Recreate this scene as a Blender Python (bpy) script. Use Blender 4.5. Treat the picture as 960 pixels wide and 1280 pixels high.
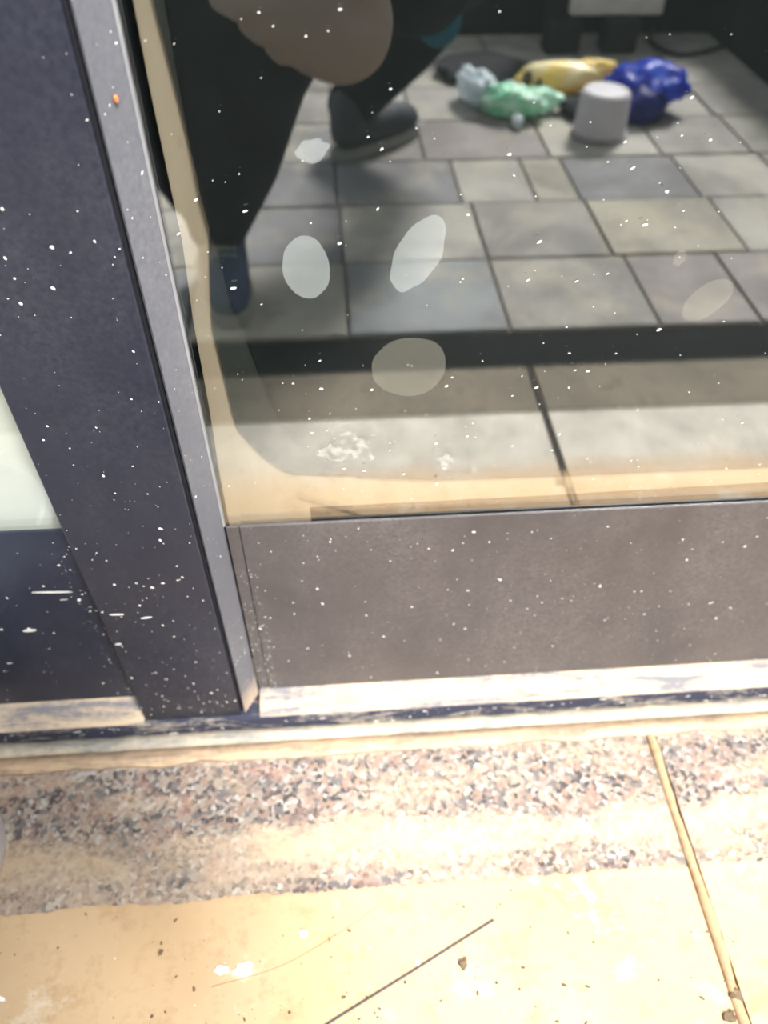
import bpy, bmesh, math, random
from mathutils import Vector, Matrix, noise

for o in list(bpy.data.objects):
    bpy.data.objects.remove(o, do_unlink=True)
scene = bpy.context.scene
C = scene.collection

# ------------------------------------------------------------------ camera
CAM_Z = 0.80
cam_data = bpy.data.cameras.new('camera')
cam_data.sensor_fit = 'VERTICAL'
cam_data.sensor_height = 36.0
cam_data.lens = 978.86 / 1280 * 36.0
cam_data.clip_start = 0.004
cam_data.dof.use_dof = True
cam_data.dof.focus_distance = 0.53
cam_data.dof.aperture_fstop = 4.8
cam = bpy.data.objects.new('camera', cam_data)
C.objects.link(cam)
RIGHT = Vector((0.99747, -0.07061, 0.00784))
UP = Vector((0.04619, 0.72849, 0.68350))
FWD = Vector((0.05398, 0.68141, -0.72991))
m3 = Matrix((RIGHT, UP, -FWD)).transposed()
cam.matrix_world = Matrix.Translation((0, 0, CAM_Z)) @ m3.to_4x4()
scene.camera = cam

# ------------------------------------------------------------------ world, sun, exposure
world = bpy.data.worlds.new('hazy_sky')
scene.world = world
world.use_nodes = True
wn = world.node_tree.nodes
wn['Background'].inputs[0].default_value = (0.86, 0.93, 1.0, 1)
wn['Background'].inputs[1].default_value = 0.85
sun_data = bpy.data.lights.new('sun', 'SUN')
sun_data.energy = 7.0
sun_data.angle = math.radians(14)
sun_data.color = (1.0, 0.97, 0.93)
sun = bpy.data.objects.new('sun', sun_data)
C.objects.link(sun)
SUN_FROM = Vector((0.42, -0.72, 0.92))
sun.rotation_euler = SUN_FROM.to_track_quat('Z', 'Y').to_euler()
sun.location = SUN_FROM * 4
vs = scene.view_settings
vs.view_transform = 'Standard'
vs.look = 'None'
vs.gamma = 1.0
vs.use_curve_mapping = False
vs.exposure = 0.68

rng = random.Random(7)

# ------------------------------------------------------------------ material helpers
def rgb(r, g, b):
    f = lambda c: (c / 255 / 12.92) if c / 255 <= 0.04045 else ((c / 255 + 0.055) / 1.055) ** 2.4
    return (f(r), f(g), f(b), 1)

class NT:
    def __init__(self, name):
        self.m = bpy.data.materials.new(name)
        self.m.use_nodes = True
        self.t = self.m.node_tree
        self.n = self.t.nodes
        self.b = self.n['Principled BSDF']
        self.out = self.n['Material Output']
    def node(self, typ, **kw):
        x = self.n.new(typ)
        for k, v in kw.items():
            setattr(x, k, v)
        return x
    def link(self, a, b):
        self.t.links.new(a, b)
    def coords(self, scale=(1, 1, 1)):
        tc = self.node('ShaderNodeNewGeometry')
        mp = self.node('ShaderNodeMapping')
        mp.inputs['Scale'].default_value = scale
        self.link(tc.outputs['Position'], mp.inputs['Vector'])
        return mp.outputs[0]
    def noise(self, scale, detail=4, rough=0.6, vec=None, vscale=(1, 1, 1), dist=0):
        x = self.node('ShaderNodeTexNoise')
        x.inputs['Scale'].default_value = scale
        x.inputs['Detail'].default_value = detail
        x.inputs['Roughness'].default_value = rough
        x.inputs['Distortion'].default_value = dist
        self.link(vec or self.coords(vscale), x.inputs['Vector'])
        return x.outputs['Fac']
    def voronoi(self, scale, feature='F1', out='Distance', vec=None):
        x = self.node('ShaderNodeTexVoronoi', feature=feature)
        x.inputs['Scale'].default_value = scale
        self.link(vec or self.coords(), x.inputs['Vector'])
        return x.outputs[out]
    def ramp(self, fac, stops, interp='LINEAR'):
        r = self.node('ShaderNodeValToRGB')
        r.color_ramp.interpolation = interp
        e = r.color_ramp.elements
        while len(e) < len(stops):
            e.new(0.5)
        for el, (p, c) in zip(e, stops):
            el.position = p
            el.color = c if len(c) == 4 else (*c, 1)
        self.link(fac, r.inputs[0])
        return r.outputs['Color']
    def mask(self, fac, lo, hi):
        r = self.node('ShaderNodeMapRange')
        r.inputs['From Min'].default_value = lo
        r.inputs['From Max'].default_value = hi
        self.link(fac, r.inputs['Value'])
        return r.outputs[0]
    def math(self, op, a, b=None):
        x = self.node('ShaderNodeMath', operation=op)
        for i, v in enumerate((a, b)):
            if v is None: continue
            if isinstance(v, (int, float)): x.inputs[i].default_value = v
            else: self.link(v, x.inputs[i])
        x.use_clamp = (op != 'POWER')
        return x.outputs[0]
    def mix(self, fac, a, b, blend='MIX'):
        x = self.node('ShaderNodeMix', data_type='RGBA', blend_type=blend)
        for s, v in ((x.inputs[0], fac), (x.inputs[6], a), (x.inputs[7], b)):
            if isinstance(v, (int, float)): s.default_value = v
            elif isinstance(v, tuple): s.default_value = v
            else: self.link(v, s)
        return x.outputs[2]
    def color(self, c):
        if isinstance(c, tuple): self.b.inputs['Base Color'].default_value = c
        else: self.link(c, self.b.inputs['Base Color'])
        return self
    def set(self, rough=0.5, spec=0.5, metal=0.0, coat=0.0):
        if isinstance(rough, (int, float)): self.b.inputs['Roughness'].default_value = rough
        else: self.link(rough, self.b.inputs['Roughness'])
        self.b.inputs['Specular IOR Level'].default_value = spec
        self.b.inputs['Metallic'].default_value = metal
        self.b.inputs['Coat Weight'].default_value = coat
        return self
    def bump(self, h, strength=0.3, dist=0.002):
        x = self.node('ShaderNodeBump')
        x.inputs['Strength'].default_value = strength
        x.inputs['Distance'].default_value = dist
        self.link(h, x.inputs['Height'])
        self.link(x.outputs[0], self.b.inputs['Normal'])
        return self

def plain(name, col, rough=0.6, spec=0.4, metal=0, var=0.12, scale=30):
    t = NT(name)
    n = t.noise(scale, 4)
    d = tuple(c * (1 - var) for c in col[:3]) + (1,)
    l = tuple(min(1, c * (1 + var)) for c in col[:3]) + (1,)
    t.color(t.ramp(n, [(0.3, d), (0.7, l)])).set(rough, spec, metal)
    return t.m

def frame_paint(name, base, dusty, rough, amount_lo, amount_hi, tone, foot=0.0):
    # painted aluminium with fine dust: large soft patches plus fine grain
    t = NT(name)
    a = t.noise(7, 5, 0.65, vscale=(1, 1, 0.6))
    b = t.noise(240, 3, 0.7)
    c = t.math('MULTIPLY', t.mask(a, 0.35, 0.8), t.mask(b, 0.25, 0.85))
    f = t.mask(c, amount_lo, amount_hi)
    f = t.math('MULTIPLY', f, tone)
    col = t.mix(f, base, dusty)
    if foot:                                  # sandy splash dirt caked at the foot, ragged upper edge
        sz = t.node('ShaderNodeSeparateXYZ'); t.link(t.coords(), sz.inputs[0])
        zz = t.math('ADD', sz.outputs['Z'], t.math('MULTIPLY', t.noise(45, 5, 0.7), 0.07))
        col = t.mix(t.math('MULTIPLY', t.mask(zz, 0.03 + foot, 0.03 + foot * 0.4), 0.8), col, rgb(186, 166, 142))
    t.color(col).set(rough, 0.5)
    t.bump(t.noise(600, 2), 0.05, 0.0004)
    return t.m

M = {}
M['post'] = frame_paint('navy_black_painted_aluminium', rgb(27, 29, 41), rgb(108, 108, 114), 0.34, 0.0, 1.0, 0.32)
M['bead'] = frame_paint('grey_dusty_aluminium', rgb(78, 79, 86), rgb(146, 144, 142), 0.5, 0.0, 1.0, 0.45, 0.085)
M['rail'] = frame_paint('brown_black_painted_aluminium', rgb(64, 60, 61), rgb(150, 144, 140), 0.42, 0.0, 1.0, 0.4)
M['rail_left'] = frame_paint('blue_black_painted_aluminium', rgb(22, 27, 42), rgb(110, 114, 122), 0.35, 0.0, 1.0, 0.28)
M['gasket'] = plain('pale_grey_rubber', rgb(120, 120, 122), 0.6)
M['black_gap'] = plain('black_rubber', rgb(18, 18, 22), 0.7)

def dusty_ledge(name, dust, under, lo, hi, streak=14, sy=40):
    t = NT(name)
    n = t.noise(streak, 6, 0.65, vscale=(1, sy / 10, sy / 10), dist=0.6)
    n2 = t.noise(120, 3, 0.6)
    v = t.math('ADD', t.math('MULTIPLY', n, 0.8), t.math('MULTIPLY', n2, 0.2))
    warm = t.mix(t.mask(t.noise(22, 4), 0.3, 0.7), dust, tuple(c * 0.8 for c in dust[:3]) + (1,))
    t.color(t.mix(t.mask(v, lo, hi), under, warm)).set(0.85, 0.2)
    t.bump(v, 0.4, 0.002)
    return t.m

M['ledge'] = dusty_ledge('dust_covered_ledge', rgb(196, 176, 150), rgb(116, 114, 118), 0.40, 0.56, 10, 60)
M['track_face'] = dusty_ledge('navy_track_face', rgb(176, 166, 152), rgb(52, 54, 68), 0.50, 0.68)
M['lip'] = dusty_ledge('pale_grey_lip', rgb(196, 182, 160), rgb(128, 128, 124), 0.36, 0.6)
M['caulk'] = dusty_ledge('sandy_caulk', rgb(196, 170, 140), rgb(132, 114, 100), 0.36, 0.56, 10, 70)

# glass: partly mirroring, partly clear
def glass(name, base_reflect):
    t = NT(name)
    lw = t.node('ShaderNodeLayerWeight')
    lw.inputs['Blend'].default_value = 0.5
    f = t.math('POWER', lw.outputs['Facing'], 4.0)
    fac = t.math('ADD', t.math('MULTIPLY', f, 0.8), base_reflect)
    tr = t.node('ShaderNodeBsdfTransparent')
    tr.inputs[0].default_value = (0.93, 0.95, 0.94, 1)
    gl = t.node('ShaderNodeBsdfGlossy')
    gl.inputs['Roughness'].default_value = 0.0
    gl.inputs['Color'].default_value = (1.0, 1.0, 1.0, 1)
    mx = t.node('ShaderNodeMixShader')
    t.link(fac, mx.inputs[0]); t.link(tr.outputs[0], mx.inputs[1]); t.link(gl.outputs[0], mx.inputs[2])
    t.link(mx.outputs[0], t.out.inputs['Surface'])
    return t.m
M['glass'] = glass('reflective_window_glass', 0.23)
M['glass_left'] = glass('clear_window_glass', 0.08)

def haze(name, col, alpha, breakup=0.0, scale=60):
    t = NT(name)
    d = t.node('ShaderNodeBsdfDiffuse')
    d.inputs[0].default_value = col
    tr = t.node('ShaderNodeBsdfTransparent')
    mx = t.node('ShaderNodeMixShader')
    n = t.noise(scale, 4)
    f = t.math('MULTIPLY', t.mask(n, 0.5 - 0.5 / (0.001 + breakup) if breakup < 0.5 else 0.42, 0.6), alpha)
    t.link(f, mx.inputs[0]); t.link(tr.outputs[0], mx.inputs[1]); t.link(d.outputs[0], mx.inputs[2])
    t.link(mx.outputs[0], t.out.inputs['Surface'])
    return t.m
M['smudge'] = haze('pale_film_smudge', rgb(215, 222, 220), 0.088)
M['smudge_faint'] = haze('faint_olive_smudge', rgb(185, 182, 165), 0.062)
M['smudge_patchy'] = haze('patchy_residue', rgb(225, 225, 215), 0.15, 0.9, 140)
M['film'] = plain('dark_window_film', rgb(58, 60, 56), 0.6, 0.1, var=0.08)
M['film_inner'] = plain('black_window_film', rgb(32, 35, 34), 0.6, 0.1, var=0.1)
M['interior'] = plain('black_interior_panel', rgb(34, 40, 40), 0.8, 0.1)
t = NT('beige_paper_sheet')
n = t.noise(18, 5, 0.6, vscale=(1.6, 1, 0.5))
n2 = t.noise(90, 4, 0.7, vscale=(1.4, 1, 0.5))
t.color(t.mix(t.mask(n2, 0.62, 0.8), t.ramp(n, [(0.3, rgb(178, 157, 134)), (0.7, rgb(190, 173, 152))]), rgb(150, 129, 108))).set(0.8, 0.2)
M['beige'] = t.m
M['blind'] = plain('pale_blind', rgb(188, 186, 178), 0.8, 0.2, var=0.03, scale=4)
M['speck'] = plain('pale_paint_speck', rgb(196, 194, 188), 0.7, 0.3)
M['speck_dark'] = plain('dark_dirt_speck', rgb(104, 88, 72), 0.9, 0.1, var=0.4, scale=200)
M['flake'] = plain('white_paint_flake', rgb(238, 238, 236), 0.8, 0.2)
M['wall'] = plain('grey_render', rgb(150, 146, 138), 0.9, 0.1)

# granite with sandy dust
t = NT('dusty_speckled_granite')
pos = t.coords()
wob = t.node('ShaderNodeVectorMath', operation='ADD')
nz = t.node('ShaderNodeTexNoise'); nz.inputs['Scale'].default_value = 160
t.link(pos, nz.inputs['Vector'])
sc = t.node('ShaderNodeVectorMath', operation='SCALE'); sc.inputs['Scale'].default_value = 0.006
t.link(nz.outputs['Color'], sc.inputs[0])
t.link(pos, wob.inputs[0]); t.link(sc.outputs[0], wob.inputs[1])
vcol = t.voronoi(235, out='Color', vec=wob.outputs[0])
sep = t.node('ShaderNodeSeparateColor'); t.link(vcol, sep.inputs[0])
grain = t.ramp(sep.outputs[0], [(0.0, rgb(58, 57, 62)), (0.18, rgb(98, 95, 96)), (0.40, rgb(138, 116, 104)), (0.60, rgb(148, 137, 127)), (0.90, rgb(168, 164, 158))], 'CONSTANT')
blot = t.noise(30, 4, 0.6)
grain = t.mix(t.math('MULTIPLY', t.mask(blot, 0.52, 0.66), 0.55), grain, rgb(156, 120, 106))
blot2 = t.noise(26, 3, 0.6, vec=t.coords((1, 1.2, 5)))
grain = t.mix(t.math('MULTIPLY', t.mask(blot2, 0.52, 0.7), 0.5), grain, rgb(86, 88, 92))
d1 = t.noise(9, 5, 0.62, vscale=(0.8, 2.6, 1), dist=0.5)
d2 = t.noise(150, 3, 0.7)
dv = t.math('ADD', t.math('MULTIPLY', d1, 0.75), t.math('MULTIPLY', d2, 0.25))
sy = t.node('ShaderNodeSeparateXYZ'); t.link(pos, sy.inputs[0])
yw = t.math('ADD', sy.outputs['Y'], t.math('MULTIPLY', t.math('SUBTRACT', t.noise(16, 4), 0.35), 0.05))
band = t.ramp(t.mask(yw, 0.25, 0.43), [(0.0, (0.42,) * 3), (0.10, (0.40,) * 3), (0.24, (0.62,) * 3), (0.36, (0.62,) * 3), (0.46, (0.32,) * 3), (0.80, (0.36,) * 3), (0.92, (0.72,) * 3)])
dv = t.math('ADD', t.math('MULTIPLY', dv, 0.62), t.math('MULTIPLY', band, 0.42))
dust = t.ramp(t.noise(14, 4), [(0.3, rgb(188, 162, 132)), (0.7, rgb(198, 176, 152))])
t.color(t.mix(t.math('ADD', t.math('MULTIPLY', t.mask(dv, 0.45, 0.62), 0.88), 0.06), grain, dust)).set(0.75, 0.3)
t.bump(dv, 0.2, 0.001)
M['granite'] = t.m

# sandy slabs
def sand(name, a, b, stain, pale, away=False):
    t = NT(name)
    n = t.noise(6, 6, 0.6)
    base = t.ramp(n, [(0.3, a), (0.7, b)])
    base = t.mix(t.math('MULTIPLY', t.mask(t.noise(24, 6, 0.75), 0.5, 0.7), 0.75), base, stain)
    base = t.mix(t.math('MULTIPLY', t.mask(t.noise(15, 5, 0.7, vscale=(1, 1.3, 1)), 0.58, 0.72), 0.7), base, pale)
    if away:
        sx = t.node('ShaderNodeSeparateXYZ'); t.link(t.coords(), sx.inputs[0])
        yy = t.math('ADD', sx.outputs['Y'], t.math('MULTIPLY', t.noise(9, 4), 0.08))
        base = t.mix(t.mask(yy, 0.165, 0.105), base, t.ramp(t.noise(12, 5, 0.7), [(0.35, rgb(172, 166, 156)), (0.65, rgb(206, 199, 187))]))
    sp = t.mask(t.voronoi(90, out='Distance'), 0.10, 0.04)
    gate = t.mask(t.noise(40, 2), 0.56, 0.62)
    base = t.mix(t.math('MULTIPLY', sp, gate), base, rgb(110, 92, 76))
    t.color(base).set(0.85, 0.2)
    t.bump(t.noise(90, 5), 0.15, 0.001)
    return t.m
M['sand'] = sand('sandy_beige_stone', rgb(188, 157, 120), rgb(202, 175, 141), rgb(168, 132, 94), rgb(220, 211, 194), True)
M['sand_dark'] = sand('dark_brown_stone', rgb(104, 98, 88), rgb(128, 118, 104), rgb(80, 74, 68), rgb(140, 134, 122))
M['grout'] = plain('sandy_grout', rgb(172, 146, 114), 0.9, 0.1, var=0.2, scale=120)
M['grout_dark'] = plain('dark_worn_grout', rgb(70, 66, 62), 0.9, 0.1, var=0.3, scale=120)
M['mortar'] = plain('dark_mortar_bed', rgb(52, 50, 48), 0.95, 0.1)
M['joint'] = plain('grey_joint_sand', rgb(106, 102, 96), 0.95, 0.1, var=0.3)
M['drain'] = plain('black_drain_channel', rgb(20, 22, 22), 0.85, 0.1, var=0.3)

t = NT('grey_concrete_paver')
oi = t.node('ShaderNodeObjectInfo')
n = t.noise(9, 5, 0.6)
n2 = t.noise(55, 4, 0.7)
base = t.mix(t.mask(n, 0.35, 0.75), oi.outputs['Color'], t.mix(0.75, (0, 0, 0, 1), oi.outputs['Color']))
base = t.mix(t.math('MULTIPLY', t.mask(n2, 0.62, 0.75), 0.35), base, rgb(70, 66, 62))
base = t.mix(t.math('MULTIPLY', t.mask(t.noise(4.5, 5, 0.65, dist=0.6), 0.45, 0.62), 0.45), base, rgb(92, 88, 88))
base = t.mix(t.math('MULTIPLY', t.mask(t.noise(5.5, 4, 0.6, vscale=(1, 1, 3)), 0.52, 0.68), 0.5), base, rgb(176, 168, 148))
t.color(base).set(0.8, 0.25)
t.bump(n2, 0.2, 0.001)
M['paver'] = t.m

M['dark_wall'] = plain('near_black_painted_wall', rgb(34, 36, 36), 0.9, 0.1, var=0.3, scale=5)
M['pot'] = plain('pale_grey_plastic', rgb(196, 192, 196), 0.5, 0.4, var=0.04)
M['pot_dark'] = plain('worn_grey_plastic_rim', rgb(150, 146, 150), 0.5, 0.4, var=0.05)
M['white_plastic'] = plain('white_plastic', rgb(226, 228, 234), 0.4, 0.5, var=0.03)
M['steel'] = plain('galvanised_wire', rgb(150, 152, 152), 0.35, 0.5, 0.9)
M['wire'] = plain('dark_grey_wire', rgb(64, 62, 74), 0.5, 0.4, var=0.2, scale=300)
M['hairline'] = plain('brown_fibre', rgb(176, 148, 116), 0.8, 0.2)
M['cable'] = plain('black_cable', rgb(30, 30, 32), 0.6)
M['bug'] = plain('orange_brown_shell', rgb(190, 110, 60), 0.4, var=0.4, scale=600)

def two_tone(name, a, b, scale, lo=0.45, hi=0.58, rough=0.45, glow=0.45):
    t = NT(name)
    col = t.mix(t.mask(t.noise(scale, 4, 0.6), lo, hi), a, b)
    t.color(col).set(rough, 0.5)
    t.bump(t.noise(scale * 3, 4), 0.4, 0.004)
    tl = t.node('ShaderNodeBsdfTranslucent'); t.link(col, tl.inputs[0])
    mx = t.node('ShaderNodeMixShader'); mx.inputs[0].default_value = glow
    t.link(t.b.outputs[0], mx.inputs[1]); t.link(tl.outputs[0], mx.inputs[2])
    t.link(mx.outputs[0], t.out.inputs['Surface'])
    return t.m
M['blue'] = two_tone('blue_plastic_sheeting', rgb(18, 50, 190), rgb(70, 110, 235), 22, rough=0.35)
M['navy'] = two_tone('dark_navy_plastic', rgb(14, 24, 110), rgb(28, 44, 150), 20)
M['yellow'] = two_tone('yellow_plastic_bag', rgb(255, 226, 125), rgb(255, 243, 195), 14, glow=0.25)
M['brown_print'] = plain('brown_bag_print', rgb(84, 70, 40), 0.6)
M['green'] = two_tone('mint_green_plastic', rgb(150, 222, 184), rgb(216, 246, 230), 20, glow=0.3)
M['pale_bag'] = two_tone('pale_white_plastic', rgb(210, 220, 226), rgb(232, 238, 242), 16)
M['black_bag'] = two_tone('black_bin_bag', rgb(16, 18, 22), rgb(30, 32, 38), 16, rough=0.95, glow=0.0)
M['bench_black'] = plain('black_metal', rgb(20, 21, 23), 0.6)
M['bench_grey'] = plain('grey_plank', rgb(205, 202, 198), 0.7)

M['skin'] = plain('skin', rgb(122, 110, 100), 0.55, 0.4, var=0.06, scale=12)
M['lips'] = plain('nail_pink', rgb(190, 130, 124), 0.4)
M['trousers'] = plain('dark_trousers_cloth', rgb(24, 26, 30), 0.9, 0.1, var=0.25, scale=14)
M['teal'] = plain('teal_jacket_cloth', rgb(26, 96, 116), 0.85, 0.2, var=0.25, scale=16)
M['shoe_upper'] = plain('dark_grey_shoe', rgb(48, 52, 58), 0.7, var=0.3, scale=40)
M['shoe_blue'] = plain('blue_shoe_cloth', rgb(52, 66, 92), 0.8, var=0.25, scale=40)
M['sole'] = plain('grey_shoe_sole', rgb(128, 128, 122), 0.7)
M['hair'] = plain('dark_hair', rgb(26, 22, 20), 0.7)
M['phone'] = plain('black_phone_body', rgb(22, 22, 24), 0.25)
M['eye'] = plain('eye_white', rgb(230, 228, 224), 0.3)

# ------------------------------------------------------------------ object helpers
def mesh_obj(name, bm, mat, parent=None, smooth=False, bevel=0, loc=None):
    bmesh.ops.recalc_face_normals(bm, faces=bm.faces[:])
    me = bpy.data.meshes.new(name)
    bm.to_mesh(me); bm.free()
    if smooth:
        for p in me.polygons: p.use_smooth = True
    me.materials.append(M[mat])
    o = bpy.data.objects.new(name, me)
    C.objects.link(o)
    if loc: o.location = loc
    if parent: o.parent = parent
    if bevel:
        b = o.modifiers.new('bevel', 'BEVEL')
        b.width = bevel; b.segments = 2; b.limit_method = 'ANGLE'
    return o

def tag(o, label=None, cat=None, group=None, kind=None):
    if label: o['label'] = label
    if cat: o['category'] = cat
    if group: o['group'] = group
    if kind: o['kind'] = kind
    return o

def empty(name, loc=(0, 0, 0)):
    o = bpy.data.objects.new(name, None)
    o.empty_display_size = 0.05
    C.objects.link(o); o.location = loc
    return o

def box_bm(x0, x1, y0, y1, z0, z1, bm=None):
    bm = bm or bmesh.new()
    v = [bm.verts.new(p) for p in ((x0, y0, z0), (x1, y0, z0), (x1, y1, z0), (x0, y1, z0), (x0, y0, z1), (x1, y0, z1), (x1, y1, z1), (x0, y1, z1))]
    for f in ((0, 1, 2, 3), (4, 5, 6, 7), (0, 1, 5, 4), (1, 2, 6, 5), (2, 3, 7, 6), (3, 0, 4, 7)):
        bm.faces.new([v[i] for i in f])
    return bm

def box(name, x0, x1, y0, y1, z0, z1, mat, parent=None, bevel=0):
    return mesh_obj(name, box_bm(x0, x1, y0, y1, z0, z1), mat, parent, bevel=bevel)

def prism(pts, axis, a0, a1):
    # polygon pts in the plane across `axis`, extruded from a0 to a1
    bm = bmesh.new()
    def P(p, a):
        return {'x': (a, p[0], p[1]), 'y': (p[0], a, p[1]), 'z': (p[0], p[1], a)}[axis]
    A = [bm.verts.new(P(p, a0)) for p in pts]
    B = [bm.verts.new(P(p, a1)) for p in pts]
    bm.faces.new(A); bm.faces.new(B[::-1])
    for i in range(len(pts)):
        j = (i + 1) % len(pts)
        bm.faces.new((A[i], A[j], B[j], B[i]))
    return bm

def tube(pts, r, seg=8, bm=None, taper=None):
    bm = bm or bmesh.new()
    pts = [Vector(p) for p in pts]
    rings = []
    for i, p in enumerate(pts):
        d = (pts[min(i + 1, len(pts) - 1)] - pts[max(i - 1, 0)]).normalized()
        u = d.cross(Vector((0, 0, 1)))
        if u.length < 1e-4: u = Vector((1, 0, 0))
        u.normalize(); w = u.cross(d)
        rr = r if taper is None else taper[i]
        rings.append([bm.verts.new(p + (u * math.cos(k * 2 * math.pi / seg) + w * math.sin(k * 2 * math.pi / seg)) * rr) for k in range(seg)])
    for a, b in zip(rings, rings[1:]):
        for k in range(seg):
            bm.faces.new((a[k], a[(k + 1) % seg], b[(k + 1) % seg], b[k]))
    bm.faces.new(rings[0][::-1]); bm.faces.new(rings[-1])
    return bm

def lathe(profile, seg=40):
    bm = bmesh.new()
    rings = []
    for r, z in profile:
        if r < 1e-6: rings.append([bm.verts.new((0, 0, z))])
        else: rings.append([bm.verts.new((r * math.cos(k * 2 * math.pi / seg), r * math.sin(k * 2 * math.pi / seg), z)) for k in range(seg)])
    for a, b in zip(rings, rings[1:]):
        for k in range(seg):
            k2 = (k + 1) % seg
            if len(a) == 1 and len(b) == 1: continue
            if len(a) == 1: bm.faces.new((a[0], b[k], b[k2]))
            elif len(b) == 1: bm.faces.new((a[k], a[k2], b[0]))
            else: bm.faces.new((a[k], a[k2], b[k2], b[k]))
    return bm

def smooth_curve(ctrl, n):
    out = []
    P = [Vector(c) for c in ctrl]
    P = [P[0] * 2 - P[1]] + P + [P[-1] * 2 - P[-2]]
    for i in range(1, len(P) - 2):
        for k in range(n):
            t = k / n
            a, b, c, d = P[i - 1], P[i], P[i + 1], P[i + 2]
            out.append(0.5 * (2 * b + (c - a) * t + (2 * a - 5 * b + 4 * c - d) * t * t + (3 * b - a - 3 * c + d) * t ** 3))
    out.append(P[-2])
    return out

# ------------------------------------------------------------------ floor (granite strip, sandy slabs, drain, pavers)
floor = box('floor', -2.2, 2.4, -2.2, 0.9, -0.20, -0.065, 'mortar')
tag(floor, kind='structure')

JX = (0.318, 0.338)          # the joint the photograph shows, then one slab pitch on each side
slab_x = [-2.2, -1.02, JX[0] + 0.012, 1.45, 2.4]
G = 0.006
for a, b in zip(slab_x, slab_x[1:]):
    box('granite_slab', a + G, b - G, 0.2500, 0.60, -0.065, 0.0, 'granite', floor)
    box('stone_slab', a + G, b - G, -0.035, 0.2498, -0.065, 0.0, 'sand', floor)
    box('edge_slab', a + G, b - G, -0.157, -0.041, -0.065, -0.001, 'sand_dark', floor, 0.002)  # edge row in a darker brown than the stone slabs
for x in slab_x[1:-1]:
    # lumpy sandy grout standing slightly proud in the joint, dark and worn out towards the drain
    for y0, y1, z, mt in ((0.105, 0.395, -0.0036, 'grout'), (-0.155, 0.105, -0.0062, 'grout_dark')):
        pts, tp = [], []
        for k in range(40):
            y = y0 + k / 39 * (y1 - y0)
            pts.append((x + 0.0014 * noise.noise((y * 30, x, 0)), y, z))
            tp.append(0.0056 + 0.0018 * noise.noise((y * 70, 3 + x, 0)))
        mesh_obj('grout_joint', tube(pts, 0.006, 8, taper=tp), mt, floor, True)
def drift(x0, x1, yb, yf, h, mat, seed):
    # thin drift of sand with a ragged back edge lying over the granite's front edge
    bm = bmesh.new(); rows_ = []
    n = 420
    for i in range(n + 1):
        x = x0 + (x1 - x0) * i / n
        e = yb + 0.0035 * noise.noise((x * 14, seed, 0)) + 0.0030 * noise.noise((x * 80, seed, 4)) + 0.002 * noise.noise((x * 260, seed, 8))
        rows_.append([bm.verts.new((x, yf, 0.00005)), bm.verts.new((x, yf + 0.004, h)), bm.verts.new((x, e - 0.001, h)), bm.verts.new((x, e, 0.00005))])
    for p, q in zip(rows_, rows_[1:]):
        for k in range(3):
            bm.faces.new((p[k], p[k + 1], q[k + 1], q[k]))
    return mesh_obj('sand_drift', bm, mat, floor, True)
drift(-1.0, 0.322, 0.2520, 0.2440, 0.0003, 'sand', 3)
drift(0.338, 1.3, 0.2520, 0.2440, 0.0003, 'sand', 8)
box('drain_cover', -2.2, 2.4, -0.266, -0.159, -0.065, -0.008, 'drain', floor, 0.003)
box('joint_fill', -2.2, 1.295, -1.955, -0.268, -0.065, -0.007, 'joint', floor)

LIGHT, MID, DARK, YEL, BLU, BRN = rgb(168, 164, 156), rgb(152, 148, 142), rgb(128, 127, 129), rgb(170, 164, 150), rgb(146, 149, 151), rgb(146, 139, 136)
rows = [(-0.268, -0.519, [-0.26, 0.028, 0.318, 0.595, 0.785, 1.05, 1.29], [LIGHT, BLU, MID, BRN, BRN, MID]),
        (-0.519, -0.764, [-0.265, 0.026, 0.318, 0.575, 0.860, 1.07, 1.29], [DARK, LIGHT, MID, YEL, LIGHT, MID]),
        (-0.764, -0.994, [-0.27, 0.022, 0.300, 0.470, 0.570, 0.848, 1.07, 1.29], [DARK, DARK, LIGHT, YEL, DARK, LIGHT, LIGHT]),
        (-0.994, -1.235, [-0.27, 0.020, 0.240, 0.550, 0.830, 1.06, 1.29], [DARK, MID, BRN, LIGHT, MID, LIGHT]),
        (-1.235, -1.475, [-0.27, 0.020, 0.230, 0.545, 0.830, 1.05, 1.29], [MID, LIGHT, MID, MID, LIGHT, MID]),
        (-1.475, -1.715, [-0.27, 0.020, 0.230, 0.520, 0.800, 1.05, 1.29], [MID, MID, MID, LIGHT, MID, LIGHT]),
        (-1.715, -1.95, [-0.27, 0.020, 0.230, 0.520, 0.800, 1.05, 1.29], [LIGHT, MID, LIGHT, LIGHT, LIGHT, MID])]
g = 0.0032
for y1, y0, xs, cols in rows:
    xs = list(xs); cols = list(cols)
    x = xs[0]
    while x > -1.9:
        x -= 0.29
        xs.insert(0, x); cols.insert(0, rng.choice([LIGHT, MID, BLU, DARK, BRN]))
    for a, b, c in zip(xs, xs[1:], cols):
        o = box('paver', a + g, b - g, y0 + g, y1 - g, -0.065, -0.001 + rng.uniform(-0.0015, 0.0015), 'paver', floor, 0.003)
        k = rng.uniform(0.93, 1.07)
        o.color = (c[0] * k, c[1] * k, c[2] * k, 1)

# walls round the patio, and the wall the windows stand in
w = box('wall_back', -2.2, 2.4, -2.12, -1.955, -0.065, 0.42, 'dark_wall', None, 0.01); tag(w, kind='structure')
w = box('wall_right', 1.295, 1.45, -1.95, -0.30, -0.065, 0.42, 'dark_wall', None, 0.01); tag(w, kind='structure')
w = box('wall_front', -2.2, -1.13, 0.41, 0.9, 0.0, 2.7, 'wall'); tag(w, kind='structure')
box('wall_end', 1.17, 2.4, 0.41, 0.9, 0.0, 2.7, 'wall', w)
box('lintel', -1.13, 1.17, 0.41, 0.9, 2.2, 2.7, 'wall', w)

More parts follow.
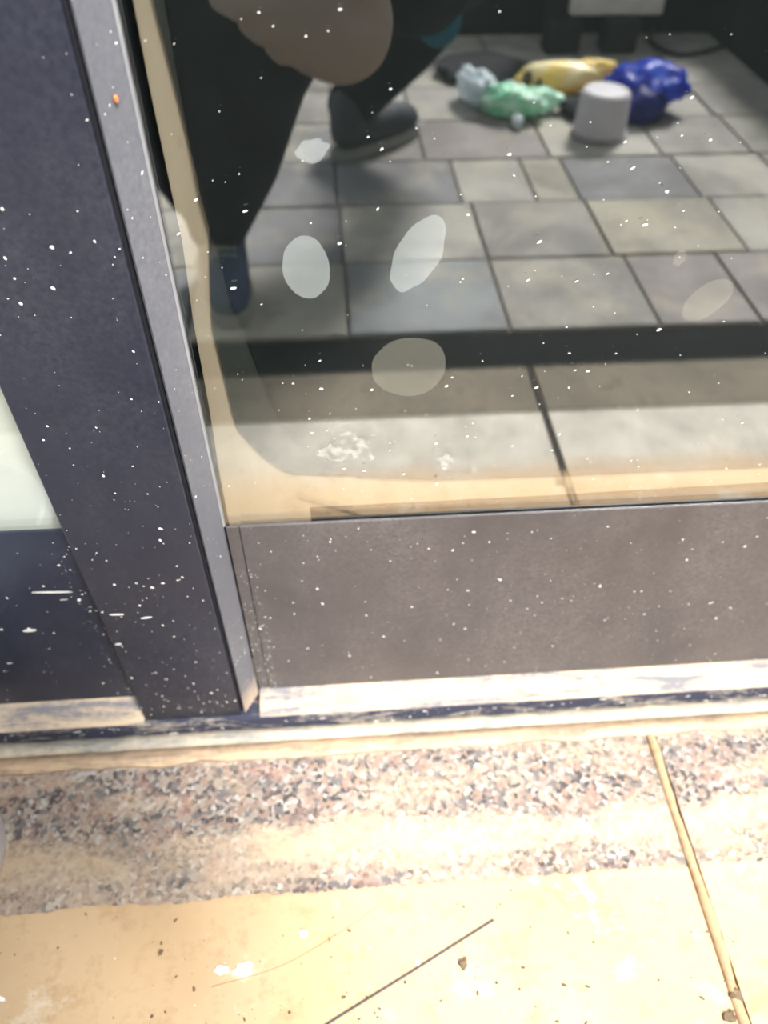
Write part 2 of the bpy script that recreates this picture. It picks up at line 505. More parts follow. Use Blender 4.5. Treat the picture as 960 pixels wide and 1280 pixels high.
# ------------------------------------------------------------------ window frame
win = empty('window_1', (0, 0.43, 0)); tag(win, 'dark aluminium window frame with dusty bottom track on granite', kind='structure')
def child(o, p):
    o.parent = p
    o.matrix_parent_inverse = p.matrix_world.inverted() if p.type != 'EMPTY' else Matrix.Translation(p.location).inverted()
    return o

def specks(name, n, parent, place, smin=0.0005, smax=0.0016, mat='speck', stretch=(1, 1.6), ang=None, seed=1):
    r = random.Random(seed)
    bm = bmesh.new()
    for _ in range(n):
        c, u, v, w_ = place(r)                 # centre, two in-plane axes, outward normal
        s = smin + (smax - smin) * r.random() ** 3.2
        e = s * r.uniform(*stretch)
        th = ang(r) if ang else r.uniform(0, math.pi)
        a = (u * math.cos(th) + v * math.sin(th)); b = (-u * math.sin(th) + v * math.cos(th))
        top = bm.verts.new(c + w_ * s * 0.35)
        ring = [bm.verts.new(c + (a * math.cos(k * math.pi / 3) * e + b * math.sin(k * math.pi / 3) * s) * r.uniform(0.75, 1.2)) for k in range(6)]
        for k in range(6):
            bm.faces.new((ring[k], ring[(k + 1) % 6], top))
    o = mesh_obj(name, bm, mat, None)
    if parent: child(o, parent)
    tag(o, kind='stuff')
    return o

X, Y, Z = Vector((1, 0, 0)), Vector((0, 1, 0)), Vector((0, 0, 1))
def on_wall(x0, x1, z0, z1, y, zpow=1.0):
    def f(r):
        return Vector((r.uniform(x0, x1), y, z0 + (z1 - z0) * r.random() ** zpow)), X, Z, -Y
    return f

# post between the two windows
post = child(box('post', -0.2205, -0.1185, 0.428, 0.52, 0.030, 2.2, 'post', None, 0.0012), win)
child(box('shadow_groove', -0.1185, -0.1145, 0.434, 0.52, 0.030, 2.2, 'black_gap'), win)
bead = child(mesh_obj('side_bead', prism([(-0.1150, 0.4305), (-0.1135, 0.4290), (-0.1005, 0.4505), (-0.1005, 0.4548), (-0.1150, 0.4548)], 'z', 0.034, 2.2), 'bead'), win)
child(mesh_obj('gasket', prism([(-0.1004, 0.4512), (-0.0991, 0.4518), (-0.0991, 0.4552), (-0.1004, 0.4552)], 'z', 0.307, 2.2), 'gasket'), win)
post2 = child(box('post', 1.045, 1.170, 0.428, 0.52, 0.030, 2.2, 'post', None, 0.0012), win)
post3 = child(box('post', -1.130, -1.02, 0.428, 0.52, 0.030, 2.2, 'post', None, 0.0012), win)
child(box('head_rail', -1.02, 1.045, 0.428, 0.52, 2.1, 2.2, 'post', None, 0.0012), win)
specks('paint_specks', 300, win, on_wall(-0.219, -0.120, 0.035, 0.80, 0.4278, 1.3), 0.00025, 0.0013, seed=11)
specks('paint_specks', 10, win, on_wall(-0.219, -0.120, 0.05, 0.17, 0.4278), 0.0004, 0.0011, stretch=(1.5, 4.5), ang=lambda r: r.gauss(0, 0.3), seed=12)
bn = Vector((0.855, -0.518, 0)).normalized()
def on_bead(r):
    k = r.random()
    return Vector((-0.1135 + 0.013 * k, 0.4290 + 0.0215 * k, 0.05 + 0.75 * r.random())) + bn * 0.0001, Vector((0.518, 0.855, 0)), Z, bn
specks('paint_specks', 60, win, on_bead, 0.0003, 0.0010, seed=13)

# bottom track: dusty sloped ledge, navy front face, pale lip, caulk
for x0, x1 in ((-1.02, -0.2215), (-0.0985, 1.045)):
    child(mesh_obj('dusty_ledge', prism([(0.4245, 0.0285), (0.4245, 0.0310), (0.4515, 0.0418), (0.4700, 0.0418), (0.4700, 0.0285)], 'x', x0, x1), 'ledge', None, bevel=0.001), win)
child(mesh_obj('dusty_ledge', prism([(0.4245, 0.0255), (0.4245, 0.0285), (0.4285, 0.0300), (0.4700, 0.0300), (0.4700, 0.0255)], 'x', -0.2215, -0.0985), 'track_face'), win)
child(box('track_face', -1.12, 1.16, 0.4230, 0.4700, 0.0002, 0.0285, 'track_face', None, 0.0008), win)
def wavy_strip(name, x0, x1, yf, yb, h, mat, seed, amp):
    # low rounded strip lying along the track, front edge slightly uneven
    bm = bmesh.new(); rings = []
    n = 260
    for i in range(n + 1):
        x = x0 + (x1 - x0) * i / n
        a = amp * noise.noise((x * 22, seed, 0)) + amp * 0.6 * noise.noise((x * 90, seed, 5))
        hh = h * (1 + 0.35 * noise.noise((x * 40, seed, 9)))
        prof = [(yf + a, 0.0), (yf + a + 0.002, hh * 0.55), (yf + 0.35 * (yb - yf), hh), (yb, hh * 1.1), (yb, 0.0)]
        rings.append([bm.verts.new((x, p[0], p[1])) for p in prof])
    for a, b in zip(rings, rings[1:]):
        for k in range(5):
            bm.faces.new((a[k], a[(k + 1) % 5], b[(k + 1) % 5], b[k]))
    bm.faces.new(rings[0]); bm.faces.new(rings[-1][::-1])
    return mesh_obj(name, bm, mat, None, True)
child(wavy_strip('track_lip', -1.12, 1.16, 0.4080, 0.4228, 0.0075, 'lip', 2, 0.0012), win)
child(wavy_strip('caulk_bead', -1.12, 1.16, 0.3900, 0.4078, 0.0035, 'caulk', 7, 0.0035), win)
specks('dirt_specks', 160, win, on_wall(-0.42, 0.55, 0.002, 0.028, 0.4226), 0.0003, 0.0014, stretch=(1, 4), ang=lambda r: r.gauss(0, 0.2), seed=15)

# ------------------------------------------------------------------ right window: kick rail, pane, film, beige sheet
right = empty('window_2', (0.45, 0.45, 0.05)); tag(right, 'window with black film over a beige sheet and tall dark kick rail', kind='structure')
child(box('kick_rail', -0.0875, 1.045, 0.4515, 0.4548, 0.0420, 0.3060, 'rail', None, 0.0010), right)
child(box('corner_strip', -0.0990, -0.0881, 0.4525, 0.4548, 0.0420, 0.3050, 'rail', None, 0.0008), right)
pane = child(box('glass_pane', -0.0995, 1.045, 0.4555, 0.4595, 0.2700, 2.1, 'glass'), right)
film_in = [(-0.075, 0.5898), (-0.0728, 0.5678), (-0.0688, 0.5512), (-0.0663, 0.5138), (-0.0608, 0.4936), (-0.0521, 0.4469), (-0.0439, 0.4084), (-0.0304, 0.383), (-0.0094, 0.36), (0.0165, 0.3484), (0.0799, 0.3417), (0.1853, 0.34), (0.3663, 0.3395), (1.04, 0.3385), (1.04, 2.09), (-0.0700, 2.09), (-0.0760, 0.70)]
child(mesh_obj('inner_film', prism(film_in, 'y', 0.4610, 0.4616), 'film_inner'), right)
film_out = [(-0.0800, 2.09), (-0.0824, 0.6877), (-0.0788, 0.6466), (-0.0731, 0.5665), (-0.0793, 0.5194), (-0.0819, 0.4948), (-0.0791, 0.4397), (-0.0786, 0.4250), (-0.0765, 0.4050), (-0.0676, 0.3879), (-0.0600, 0.3745), (-0.0511, 0.3637), (-0.0440, 0.3570), (-0.0357, 0.3530), (-0.0200, 0.3512), (0.0034, 0.3495), (0.0400, 0.3455), (0.0767, 0.3423), (0.1854, 0.3413), (0.3664, 0.3409), (1.04, 0.3395), (1.04, 2.09)]
child(mesh_obj('dark_film', prism(film_out, 'y', 0.4630, 0.4636), 'film'), right)
sheet = [(-0.0931, 2.09), (-0.0931, 0.6868), (-0.0933, 0.6455), (-0.0924, 0.5877), (-0.0918, 0.5571), (-0.0946, 0.499), (-0.0955, 0.4222), (-0.0975, 0.3645), (-0.0985, 0.272), (-0.0268, 0.272), (-0.0271, 0.3105), (0.1785, 0.3120), (0.3801, 0.3160), (1.04, 0.3170), (1.04, 0.40), (-0.02, 0.40), (-0.02, 2.09)]
child(mesh_obj('beige_sheet', prism(sheet, 'y', 0.4665, 0.4675), 'beige'), right)
child(box('interior_panel', -0.110, 1.045, 0.4800, 0.4860, 0.06, 2.1, 'interior'), right)

def smudge(cx, cz, rx, rz, rot, mat, wob=0.06, seed=0, lobes=26):
    pts = []
    for k in range(lobes * 2):
        th = k * math.pi / lobes
        q = 1 + wob * noise.noise((math.cos(th) * 1.7 + seed, math.sin(th) * 1.7, seed)) * 2
        x, z = rx * math.cos(th) * q, rz * math.sin(th) * q
        pts.append((cx + x * math.cos(rot) - z * math.sin(rot), cz + x * math.sin(rot) + z * math.cos(rot)))
    o = mesh_obj('smudge', prism(pts, 'y', 0.4550, 0.4553), mat)
    return child(o, right)
smudge(-0.0152, 0.5424, 0.0150, 0.0215, 0.05, 'smudge', 0.03, 1)
smudge(0.0557, 0.5501, 0.0145, 0.0275, -0.45, 'smudge', 0.06, 2)
smudge(0.0529, 0.4623, 0.0270, 0.0255, 0.2, 'smudge_faint', 0.03, 3)
smudge(0.2566, 0.5096, 0.0130, 0.0180, -0.75, 'smudge_faint', 0.05, 4)
smudge(-0.0073, 0.6151, 0.0098, 0.0060, 0.2, 'smudge', 0.16, 5)
smudge(0.0092, 0.3870, 0.0200, 0.0130, 0.2, 'smudge_patchy', 0.45, 6)
smudge(0.0849, 0.3680, 0.0085, 0.0080, 0.1, 'smudge_patchy', 0.3, 7)
smudge(0.2275, 0.5420, 0.0040, 0.0060, 0.0, 'smudge_faint', 0.2, 8)

specks('paint_specks', 420, right, on_wall(-0.093, 0.62, 0.316, 0.76, 0.4549), 0.0003, 0.0013, stretch=(1.1, 2.2), ang=lambda r: r.gauss(0.35, 0.3), seed=21)
specks('paint_specks', 330, right, on_wall(-0.086, 0.55, 0.044, 0.305, 0.4513), 0.0003, 0.0013, seed=22)
specks('paint_specks', 160, right, on_wall(-0.0975, -0.078, 0.044, 0.25, 0.4512, 1.2), 0.00025, 0.0008, seed=23)

# ------------------------------------------------------------------ left window
left = empty('window_3', (-0.6, 0.45, 0.05)); tag(left, 'window with pale blind and dark kick rail, left of the wide post', kind='structure')
child(box('kick_rail', -1.02, -0.2225, 0.4515, 0.4548, 0.0420, 0.3120, 'rail_left', None, 0.0010), left)
child(box('glass_pane', -1.02, -0.2225, 0.4555, 0.4595, 0.2700, 2.1, 'glass_left'), left)
child(box('blind', -1.02, -0.2225, 0.4650, 0.4690, 0.06, 2.1, 'blind'), left)
child(box('glazing_bead', -0.2255, -0.2225, 0.4400, 0.4514, 0.0430, 2.1, 'bead', None, 0.0006), left)
specks('paint_specks', 80, left, on_wall(-0.42, -0.227, 0.045, 0.31, 0.4513), 0.0004, 0.0019, seed=31)
specks('paint_specks', 8, left, on_wall(-0.40, -0.235, 0.12, 0.28, 0.4512), 0.0005, 0.0013, stretch=(3, 11), ang=lambda r: r.gauss(0, 0.25), seed=32)
specks('dust_specks', 90, left, on_wall(-0.250, -0.227, 0.045, 0.30, 0.4512), 0.0003, 0.0010, seed=33)

def scratch(x, z, y, length, h, rot, parent):
    pts = [(x + length * 0.5 * math.cos(a) * math.cos(rot) - h * math.sin(a) * math.sin(rot), z + length * 0.5 * math.cos(a) * math.sin(rot) + h * math.sin(a) * math.cos(rot)) for a in [k * math.pi / 8 for k in range(16)]]
    child(mesh_obj('paint_smear', prism(pts, 'y', y - 0.0004, y - 0.0001), 'speck'), parent)
scratch(-0.2649, 0.2307, 0.4515, 0.036, 0.0011, -0.06, left)
scratch(-0.3027, 0.1737, 0.4515, 0.013, 0.0019, 0.05, left)
scratch(-0.1804, 0.2164, 0.4280, 0.0105, 0.0012, 0.12, win)
scratch(-0.2051, 0.2235, 0.4280, 0.0130, 0.0011, -0.05, win)
scratch(-0.2146, 0.1771, 0.4280, 0.0062, 0.0014, 0.0, win)

# ------------------------------------------------------------------ small things on the floor
def on_floor(x0, x1, y0, y1, z):
    return lambda r: (Vector((r.uniform(x0, x1), r.uniform(y0, y1), z)), X, Y, Z)
specks('dirt_specks', 520, floor, on_floor(-0.45, 0.6, -0.03, 0.247, 0.0001), 0.0003, 0.0016, 'speck_dark', (1, 2.2), seed=41)
specks('dirt_specks', 120, floor, on_floor(-0.1, 0.2, 0.08, 0.17, 0.0001), 0.0004, 0.0016, 'speck_dark', (1, 2.2), seed=42)
specks('pale_specks', 90, floor, on_floor(-0.45, 0.6, 0.0, 0.247, 0.0001), 0.0004, 0.002, 'flake', (1, 2.2), seed=43)

def chip(name, loc, rx, ry, mat, label, cat, seed, h=0.0015, group=None):
    bm = bmesh.new()
    n = 14
    bot, top = [], []
    for k in range(n):
        th = 2 * math.pi * k / n
        q = 1 + 0.7 * noise.noise((math.cos(th) * 1.3 + seed, math.sin(th) * 1.3, seed * 3.1))
        bot.append(bm.verts.new((rx * math.cos(th) * q, ry * math.sin(th) * q, 0)))
        top.append(bm.verts.new((rx * math.cos(th) * q * 0.85, ry * math.sin(th) * q * 0.85, h * (0.8 + 0.4 * noise.noise((k, seed, 0))))))
    bm.faces.new(bot[::-1]); bm.faces.new(top)
    for k in range(n):
        j = (k + 1) % n
        bm.faces.new((bot[k], bot[j], top[j], top[k]))
    o = mesh_obj(name, bm, mat, loc=(loc[0], loc[1], 0.0001))
    return tag(o, label, cat, group)
chip('paint_flake', (-0.107, 0.190), 0.0095, 0.0060, 'flake', 'largest white paint flake on the sandy stone, left of the dark wire', 'paint flake', 2)
chip('paint_flake', (-0.127, 0.191), 0.0060, 0.0035, 'flake', 'small white paint flake just left of the largest flake', 'paint flake', 5)
chip('paint_flake', (-0.054, 0.216), 0.0034, 0.0040, 'flake', 'small round white flake above the thin brown fibre', 'paint flake', 8)
chip('dirt_clump', (0.092, 0.181), 0.0045, 0.0052, 'speck_dark', 'small brown dirt clump just right of the dark wire', 'dirt clump', 3, 0.003)
chip('dirt_clump', (0.330, 0.139), 0.0050, 0.0055, 'speck_dark', 'dark dirt clump beside the grout joint, upper of two', 'dirt clump', 6, 0.003)
chip('dirt_clump', (0.319, 0.124), 0.0060, 0.0045, 'speck_dark', 'dark dirt clump beside the grout joint, lower of two', 'dirt clump', 9, 0.003)
chip('dirt_clump', (-0.184, 0.209), 0.0026, 0.0020, 'speck_dark', 'tiny dark dirt crumb on the sandy stone at far left', 'dirt clump', 4, 0.002)

wp = smooth_curve([(-0.062, 0.128, 0.0008), (-0.032, 0.143, 0.0009), (0.045, 0.178, 0.0010), (0.088, 0.198, 0.0011), (0.125, 0.215, 0.0012)], 10)
tag(mesh_obj('wire', tube(wp, 0.00085, 8), 'wire', None, True), 'short piece of dark grey wire lying on the sandy stone', 'wire')
wp = smooth_curve([(-0.135, 0.178, 0.0002), (-0.075, 0.190, 0.0002), (-0.02, 0.214, 0.0003), (0.02, 0.236, 0.0003)], 10)
tag(mesh_obj('fibre', tube(wp, 0.0003, 6), 'hairline', None, True), 'hair thin brown fibre lying left of the dark wire', 'fibre')

# tiny bug on the grey bead
bug = empty('bug', (-0.1060, 0.4390, 0.6500)); tag(bug, 'tiny orange brown bug on the grey bead of the post', 'bug')
bm = bmesh.new(); bmesh.ops.create_icosphere(bm, subdivisions=2, radius=1)
for v in bm.verts: v.co = Vector((v.co.x * 0.0014, v.co.y * 0.0011, v.co.z * 0.0022))
mesh_obj('shell', bm, 'bug', bug, True)
bm = bmesh.new(); bmesh.ops.create_icosphere(bm, subdivisions=1, radius=0.0008)
for v in bm.verts: v.co += Vector((0, -0.0002, -0.0024))
mesh_obj('head', bm, 'wire', bug, True)
for s in (-1, 1):
    for k in (-1, 0, 1):
        mesh_obj('leg', tube([(s * 0.0010, 0, k * 0.0011), (s * 0.0021, 0.0004, k * 0.0016)], 0.00016, 5), 'wire', bug)

# white bucket whose edge shows at the left border of the picture
bk = empty('bucket', (-0.4285, 0.300, 0.0)); tag(bk, 'white plastic bucket at the left edge, on the granite strip', 'bucket')
mesh_obj('tub', lathe([(0, 0.001), (0.078, 0.001), (0.082, 0.004), (0.096, 0.150), (0.099, 0.150), (0.099, 0.162), (0.093, 0.162), (0.092, 0.150), (0.078, 0.008), (0, 0.008)]), 'white_plastic', bk, True)
mesh_obj('rim', lathe([(0.0985, 0.140), (0.102, 0.141), (0.102, 0.149), (0.0985, 0.150), (0.0965, 0.145), (0.0985, 0.140)]), 'white_plastic', bk, True)
mesh_obj('handle', tube([(0.101 * math.cos(a), -0.101 * math.sin(a) * 0.98, 0.145 - 0.05 * math.sin(a)) for a in [k * math.pi / 20 for k in range(21)]], 0.0016), 'steel', bk, True)

# ------------------------------------------------------------------ things out on the patio (seen mirrored in the glass)
def vy(v): return 0.911 - v
pot = empty('pot', (0.700, vy(2.03), 0.0)); tag(pot, 'pale grey plastic pot standing upside down on the pavers before the blue bag', 'pot')
mesh_obj('pot_body', lathe([(0.067, 0.002), (0.060, 0.100), (0.057, 0.105), (0.050, 0.106), (0.0, 0.106)]), 'pot', pot, True)
mesh_obj('pot_rim', lathe([(0.062, 0.0), (0.071, 0.0), (0.071, 0.012), (0.066, 0.014), (0.062, 0.0)]), 'pot_dark', pot, True)
mesh_obj('base_ring', lathe([(0.046, 0.1065), (0.050, 0.1085), (0.054, 0.1075), (0.055, 0.105), (0.046, 0.1065)]), 'pot', pot, True)

def lump(name, c, r, mat, parent, seed, wr=0.22, freq=2.0, rot=0.0, floor_z=0.0, bend=0.0):
    bm = bmesh.new()
    bmesh.ops.create_icosphere(bm, subdivisions=4, radius=1)
    cr, sr = math.cos(rot), math.sin(rot)
    for v in bm.verts:
        n = v.co.normalized()
        q = 1 + wr * noise.noise(n * freq + Vector((seed, 0, 0))) + wr * 0.7 * (abs(noise.noise(n * freq * 2.6 + Vector((0, seed, 0)))) - 0.25)
        p = Vector((n.x * r[0], n.y * r[1], n.z * r[2])) * q
        p.z += bend * (p.x / r[0]) ** 2 * r[2]
        v.co = Vector((c[0] + p.x * cr - p.y * sr, c[1] + p.x * sr + p.y * cr, max(floor_z, c[2] + p.z)))
    o = mesh_obj(name, bm, mat, None, True)
    if parent: child(o, parent)
    return o

bag = empty('blue_bag', (0.86, vy(2.18), 0)); tag(bag, 'crumpled bright blue plastic bag behind the upturned pot', 'bag')
lump('bag_body', (0.825, vy(2.14), 0.032), (0.078, 0.070, 0.055), 'navy', bag, 3.0, 0.12)
lump('bag_top', (0.862, vy(2.19), 0.068), (0.108, 0.084, 0.048), 'blue', bag, 5.0, 0.25, 2.4, floor_z=0.03)
bag = empty('yellow_bag', (0.68, vy(2.38), 0)); tag(bag, 'long yellow plastic bag lying between the green bag and the blue bag', 'bag')
lump('bag_body', (0.660, vy(2.315), 0.046), (0.122, 0.050, 0.040), 'yellow', bag, 9.0, 0.14, 1.8, rot=0.06)
lump('bag_neck', (0.755, vy(2.325), 0.060), (0.060, 0.030, 0.026), 'yellow', bag, 4.0, 0.25, 2.0)
lump('print_mark', (0.555, vy(2.265), 0.060), (0.014, 0.010, 0.018), 'brown_print', bag, 6.0, 0.2)
lump('print_mark', (0.587, vy(2.258), 0.048), (0.010, 0.009, 0.013), 'brown_print', bag, 2.0, 0.2)
bag = empty('green_bag', (0.50, vy(2.22), 0)); tag(bag, 'crumpled mint green and white plastic bag on the pavers', 'bag')
lump('bag_body', (0.490, vy(2.175), 0.036), (0.095, 0.048, 0.038), 'green', bag, 12.0, 0.3, 2.6, rot=0.45)
lump('white_fold', (0.418, vy(2.25), 0.045), (0.045, 0.085, 0.042), 'pale_bag', bag, 15.0, 0.3, 2.4, rot=-0.35)
lump('green_fold', (0.580, vy(2.20), 0.030), (0.060, 0.035, 0.026), 'green', bag, 18.0, 0.3, 2.6, rot=0.1)
lump('loose_tail', (0.500, vy(2.095), 0.014), (0.014, 0.030, 0.016), 'pale_bag', bag, 21.0, 0.3)
b = lump('black_bag', (0.47, vy(2.50), 0.014), (0.14, 0.115, 0.024), 'black_bag', None, 25.0, 0.16, 1.8)
tag(b, 'flat black bin bag lying behind the green bag', 'bag')
b = lump('dark_filler', (0.675, vy(2.17), 0.012), (0.040, 0.060, 0.026), 'black_bag', None, 31.0, 0.18, 1.8)  # added lump to darken the gap between green bag and pot
tag(b, 'small added dark bundle between the green bag and the upturned pot', 'filler')

st = empty('low_stand', (0.90, vy(2.70), 0)); tag(st, 'low black stand with a grey plank edge at the back of the patio', 'stand')
yb = vy(2.70)
child(box('plank', 0.765, 1.050, yb - 0.02, yb + 0.02, 0.096, 0.142, 'bench_grey', None, 0.006), st)
for x in (0.745, 0.925):
    child(box('leg', x - 0.055, x + 0.055, yb - 0.02, yb + 0.06, 0.0, 0.094, 'bench_black', None, 0.012), st)
child(box('back_board', 0.69, 1.05, yb - 0.032, yb - 0.021, 0.09, 0.36, 'bench_black', None, 0.004), st)
child(box('top_board', 0.69, 1.05, yb - 0.032, yb + 0.06, 0.3602, 0.385, 'bench_black', None, 0.006), st)

cp = smooth_curve([(1.10, vy(2.855), 0.006), (1.062, vy(2.77), 0.006), (1.066, vy(2.68), 0.006), (1.105, vy(2.615), 0.006), (1.18, vy(2.63), 0.006), (1.287, vy(2.70), 0.007)], 10)
tag(mesh_obj('cable', tube(cp, 0.006, 8), 'cable', None, True), 'black cable curving over the pavers by the dark right wall', 'cable')

# ------------------------------------------------------------------ the crouching person (seen mirrored in the glass)
def capsule(bm, a, b, ra, rb, seg=14):
    a, b = Vector(a), Vector(b)
    for p, r in ((a, ra), (b, rb)):
        bmesh.ops.create_icosphere(bm, subdivisions=2, radius=r, matrix=Matrix.Translation(p))
    d = b - a
    if d.length > 1e-5:
        mt = Matrix.Translation((a + b) / 2) @ d.to_track_quat('Z', 'Y').to_matrix().to_4x4()
        bmesh.ops.create_cone(bm, cap_ends=True, segments=seg, radius1=ra, radius2=rb, depth=d.length, matrix=mt)
def chain(bm, pts):
    for (a, ra), (b, rb) in zip(pts, pts[1:]):
        capsule(bm, a, b, ra, rb)
def ellipsoid(bm, c, r, rot=None):
    mt = Matrix.Translation(c) @ (rot.to_4x4() if rot else Matrix.Identity(4)) @ Matrix.Diagonal((*r, 1))
    bmesh.ops.create_icosphere(bm, subdivisions=3, radius=1, matrix=mt)
def fused(name, bm, mat, parent, voxel=0.008, it=6):
    me = bpy.data.meshes.new(name); bm.to_mesh(me); bm.free()
    me.materials.append(M[mat])
    o = bpy.data.objects.new(name, me); C.objects.link(o)
    r = o.modifiers.new('fuse', 'REMESH'); r.mode = 'VOXEL'; r.voxel_size = voxel; r.use_smooth_shade = True
    s = o.modifiers.new('soften', 'SMOOTH'); s.iterations = it; s.factor = 0.5
    child(o, parent)
    return o

person = empty('person', (0.0, -0.75, 0.0))
tag(person, 'crouching person in dark trousers and teal top, one bare hand before the knee', 'person')
hipL, hipR = Vector((0.02, -0.69, 0.46)), Vector((0.17, -0.69, 0.46))
kneeL, kneeR = Vector((-0.09, -0.27, 0.46)), Vector((0.31, -1.02, 0.40))
ankL, ankR = Vector((-0.205, -0.48, 0.085)), Vector((0.065, -1.045, 0.09))
pel, belly, chest, neck, head = Vector((0.095, -0.70, 0.50)), Vector((0.08, -0.66, 0.68)), Vector((0.06, -0.58, 0.90)), Vector((0.04, -0.50, 1.06)), Vector((0.03, -0.45, 1.19))
shL, shR = Vector((-0.12, -0.55, 0.98)), Vector((0.23, -0.55, 0.98))
elL, elR = Vector((-0.17, -0.38, 0.74)), Vector((0.25, -0.36, 0.74))
wrL, wrR = Vector((0.065, -0.125, 0.645)), Vector((0.085, -0.135, 0.720))
# body: legs, trunk, arms, head and both hands as one surface
bm = bmesh.new()
for h, k, a, toe in ((hipL, kneeL, ankL, Vector((-0.200, -0.36, 0.04))), (hipR, kneeR, ankR, Vector((0.18, -1.12, 0.04)))):
    chain(bm, [(h, 0.082), (k, 0.056), (a, 0.038), (toe, 0.034)])
chain(bm, [(pel, 0.115), (belly, 0.115), (chest, 0.125), (neck, 0.055), (head, 0.055)])
capsule(bm, shL, shR, 0.058, 0.058)
for s, e, w_ in ((shL, elL, wrL), (shR, elR, wrR)):
    chain(bm, [(s, 0.052), (e, 0.040), (w_, 0.029)])
ellipsoid(bm, head + Vector((0, 0.02, 0.03)), (0.078, 0.098, 0.118))
ellipsoid(bm, head + Vector((0, 0.075, -0.055)), (0.042, 0.035, 0.04))
capsule(bm, head + Vector((0, 0.115, 0.045)), head + Vector((0, 0.135, 0.012)), 0.011, 0.015)
for s in (-1, 1):
    ellipsoid(bm, head + Vector((s * 0.080, 0.01, 0.02)), (0.010, 0.020, 0.032))
# left hand hanging before the knee: back of the hand to the glass, fingers curled towards -x
palm = Vector((0.012, -0.068, 0.543))
capsule(bm, wrL, palm + Vector((0.030, 0, 0.030)), 0.031, 0.036)
ellipsoid(bm, palm, (0.072, 0.036, 0.064), Matrix.Rotation(0.35, 3, 'Y'))
ellipsoid(bm, palm + Vector((0.010, 0.004, -0.014)), (0.058, 0.034, 0.052))
fing = [((-0.034, 0.004, 0.034), 0.056, 0.0135), ((-0.046, 0.008, 0.014), 0.052, 0.0135), ((-0.038, 0.008, -0.008), 0.038, 0.0125), ((-0.028, 0.004, -0.028), 0.028, 0.0110)]
for off, L, r in fing:
    p0 = palm + Vector(off)
    p1 = p0 + Vector((-L * 0.95, 0.004, -0.002 + off[2] * 0.10))
    p2 = p1 + Vector((-L * 0.45, -0.022, 0.004))
    p3 = p2 + Vector((L * 0.25, -0.020, 0.004))
    chain(bm, [(p0, r * 1.12), (p1, r * 1.05), (p2, r * 0.95), (p3, r * 0.85)])
chain(bm, [(palm + Vector((0.004, 0.002, 0.040)), 0.015), (palm + Vector((-0.055, 0.000, 0.058)), 0.0145), (palm + Vector((-0.108, -0.004, 0.040)), 0.0125)])
# right hand behind the phone
pc = Vector((0, 0, CAM_Z)) - FWD * 0.014 - UP * 0.052
ellipsoid(bm, pc + RIGHT * 0.055 - FWD * 0.018 - UP * 0.02, (0.026, 0.026, 0.042))
capsule(bm, wrR, pc + RIGHT * 0.055 - FWD * 0.02 - UP * 0.04, 0.029, 0.028)
for k in range(4):
    u = pc + RIGHT * 0.052 - UP * (0.045 - 0.020 * k)
    chain(bm, [(u - FWD * 0.012, 0.010), (u + RIGHT * -0.008 + FWD * 0.006, 0.009), (u + RIGHT * -0.026 + FWD * 0.0075 - UP * 0.001, 0.008)])
chain(bm, [(pc + RIGHT * 0.05 - FWD * 0.02, 0.012), (pc + RIGHT * 0.035 - FWD * 0.024 + UP * 0.02, 0.011), (pc + RIGHT * 0.018 - FWD * 0.022 + UP * 0.03, 0.009)])
fused('body', bm, 'skin', person, 0.0055, 4)
nail = bmesh.new()
ellipsoid(nail, palm + Vector((-0.114, 0.006, 0.040)), (0.008, 0.005, 0.007))
child(mesh_obj('thumb_nail', nail, 'lips', None, True), person)
bm = bmesh.new()
for h, k, a in ((hipL, kneeL, ankL), (hipR, kneeR, ankR)):
    chain(bm, [(h, 0.105), (h.lerp(k, 0.5), 0.096), (k, 0.086), (k.lerp(a, 0.5), 0.078), (a + Vector((0, 0, 0.02)), 0.058)])
chain(bm, [(hipL, 0.115), (pel, 0.13), (hipR, 0.115)])
chain(bm, [(kneeL + Vector((-0.03, -0.02, 0)), 0.085), (ankL + Vector((-0.02, 0, 0.10)), 0.070)])
chain(bm, [(kneeL + Vector((-0.12, -0.04, 0.03)), 0.085), (kneeL + Vector((-0.12, -0.09, -0.12)), 0.080), (ankL + Vector((-0.055, -0.01, 0.13)), 0.060)])
fused('trousers', bm, 'trousers', person, 0.011, 6)
bm = bmesh.new()
chain(bm, [(pel + Vector((0, 0, 0.03)), 0.150), (belly, 0.150), (chest, 0.148), (neck - Vector((0, 0.01, 0.03)), 0.072)])
capsule(bm, shL, shR, 0.078, 0.078)
for s, e, w_ in ((shL, elL, wrL), (shR, elR, wrR)):
    chain(bm, [(s, 0.076), (e, 0.058), (e.lerp(w_, 0.62), 0.046)])
chain(bm, [(pel + Vector((0.08, -0.10, 0.0)), 0.10), (Vector((0.205, -0.88, 0.42)), 0.080), (Vector((0.236, -0.93, 0.37)), 0.066), (Vector((0.250, -0.94, 0.305)), 0.050)])
fused('jacket', bm, 'teal', person, 0.011, 6)
bm = bmesh.new()
ellipsoid(bm, head + Vector((0, 0.002, 0.055)), (0.085, 0.100, 0.105))
ellipsoid(bm, head + Vector((0, -0.03, 0.0)), (0.078, 0.070, 0.085))
fused('hair', bm, 'hair', person, 0.010, 3)
for s in (-1, 1):
    bm = bmesh.new(); ellipsoid(bm, head + Vector((s * 0.030, 0.108, 0.040)), (0.012, 0.008, 0.008))
    child(mesh_obj('eye', bm, 'eye', None, True), person)
bm = bmesh.new(); ellipsoid(bm, head + Vector((0, 0.110, -0.045)), (0.022, 0.006, 0.007))
child(mesh_obj('mouth', bm, 'lips', None, True), person)

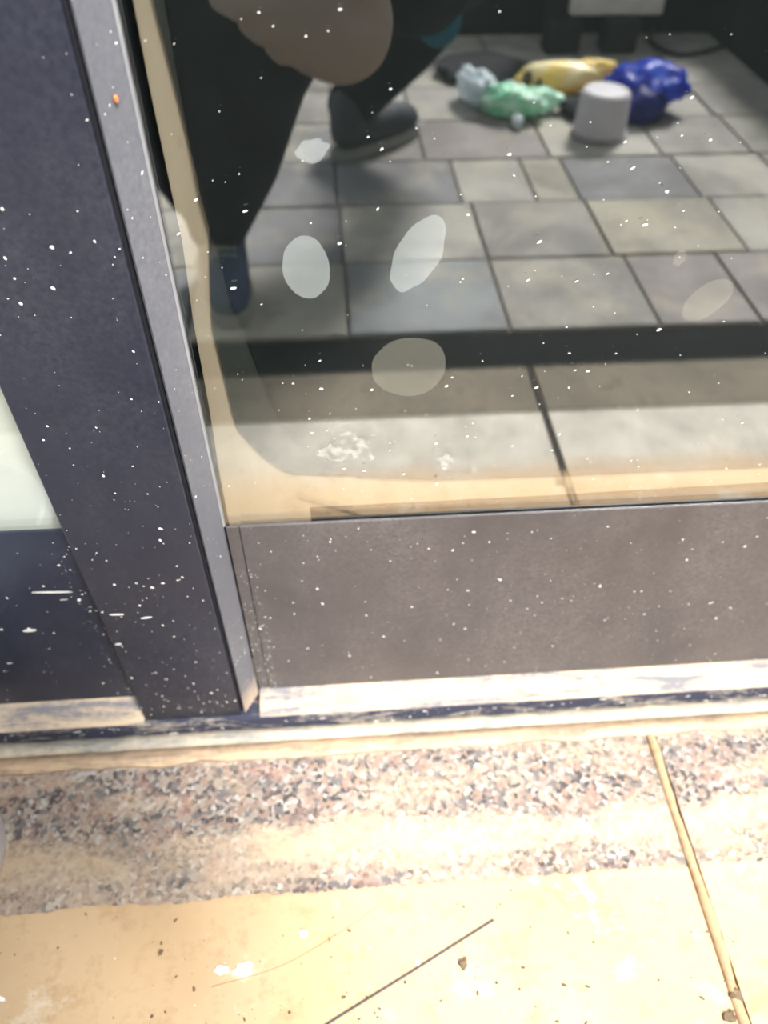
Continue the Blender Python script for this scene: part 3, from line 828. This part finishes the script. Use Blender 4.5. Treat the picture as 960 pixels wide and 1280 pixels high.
def shoe(heel, toe, upper, label):
    heel, toe = Vector(heel), Vector(toe)
    d = (toe - heel).normalized(); side = Vector((-d.y, d.x, 0)); L = (toe - heel).length
    bm = bmesh.new(); A = []
    n = 28
    outline = []
    for k in range(n):
        th = 2 * math.pi * k / n
        c, s = math.cos(th), math.sin(th)
        wdt = 0.042 + 0.010 * max(0, c) if c > -0.2 else 0.038
        outline.append(heel + d * (L * 0.5 + L * 0.5 * c) + side * (wdt * math.copysign(abs(s) ** 0.8, s)))
    lo = [bm.verts.new(p + Z * 0.001) for p in outline]
    hi = [bm.verts.new(p + Z * 0.026) for p in outline]
    bm.faces.new(lo); bm.faces.new(hi)
    for k in range(n):
        bm.faces.new((lo[k], lo[(k + 1) % n], hi[(k + 1) % n], hi[k]))
    so = child(mesh_obj('sole', bm, 'sole', None, False, 0.003), person)
    bm = bmesh.new()
    P = lambda t, z, q=0.0: heel + d * (L * t) + side * q + Z * z
    chain(bm, [(P(0.17, 0.060), 0.040), (P(0.45, 0.056), 0.042), (P(0.72, 0.048), 0.042), (P(0.86, 0.042), 0.036)])
    chain(bm, [(P(0.18, 0.06), 0.042), (P(0.20, 0.115), 0.046)])
    for v in bm.verts: v.co.z = max(v.co.z, 0.022)
    up = fused('shoe_upper', bm, upper, person, 0.007, 5)
    for k in range(4):
        bmL = tube([P(0.38 + 0.07 * k, 0.098 - 0.004 * k, -0.022), P(0.40 + 0.07 * k, 0.104 - 0.004 * k, 0), P(0.38 + 0.07 * k, 0.098 - 0.004 * k, 0.022)], 0.003, 6)
        child(mesh_obj('lace', bmL, 'sole', None, True), person)
shoe((-0.203, -0.545, 0), (-0.178, -0.292, 0), 'shoe_blue', None)
shoe((0.015, -0.985, 0), (0.235, -1.170, 0), 'shoe_upper', None)

ph = empty('phone', pc); tag(ph, 'black phone held up before the crouching person', 'phone')
bm = bmesh.new()
rotm = Matrix((RIGHT, UP, -FWD)).transposed().to_4x4()
box_bm(-0.037, 0.037, -0.078, 0.062, -0.004, 0.004, bm)
bm.transform(rotm)
mesh_obj('phone_body', bm, 'phone', ph, bevel=0.003)
bm = box_bm(-0.034, 0.034, -0.074, 0.058, 0.0042, 0.0048)
bm.transform(rotm)
mesh_obj('screen', bm, 'black_gap', ph)
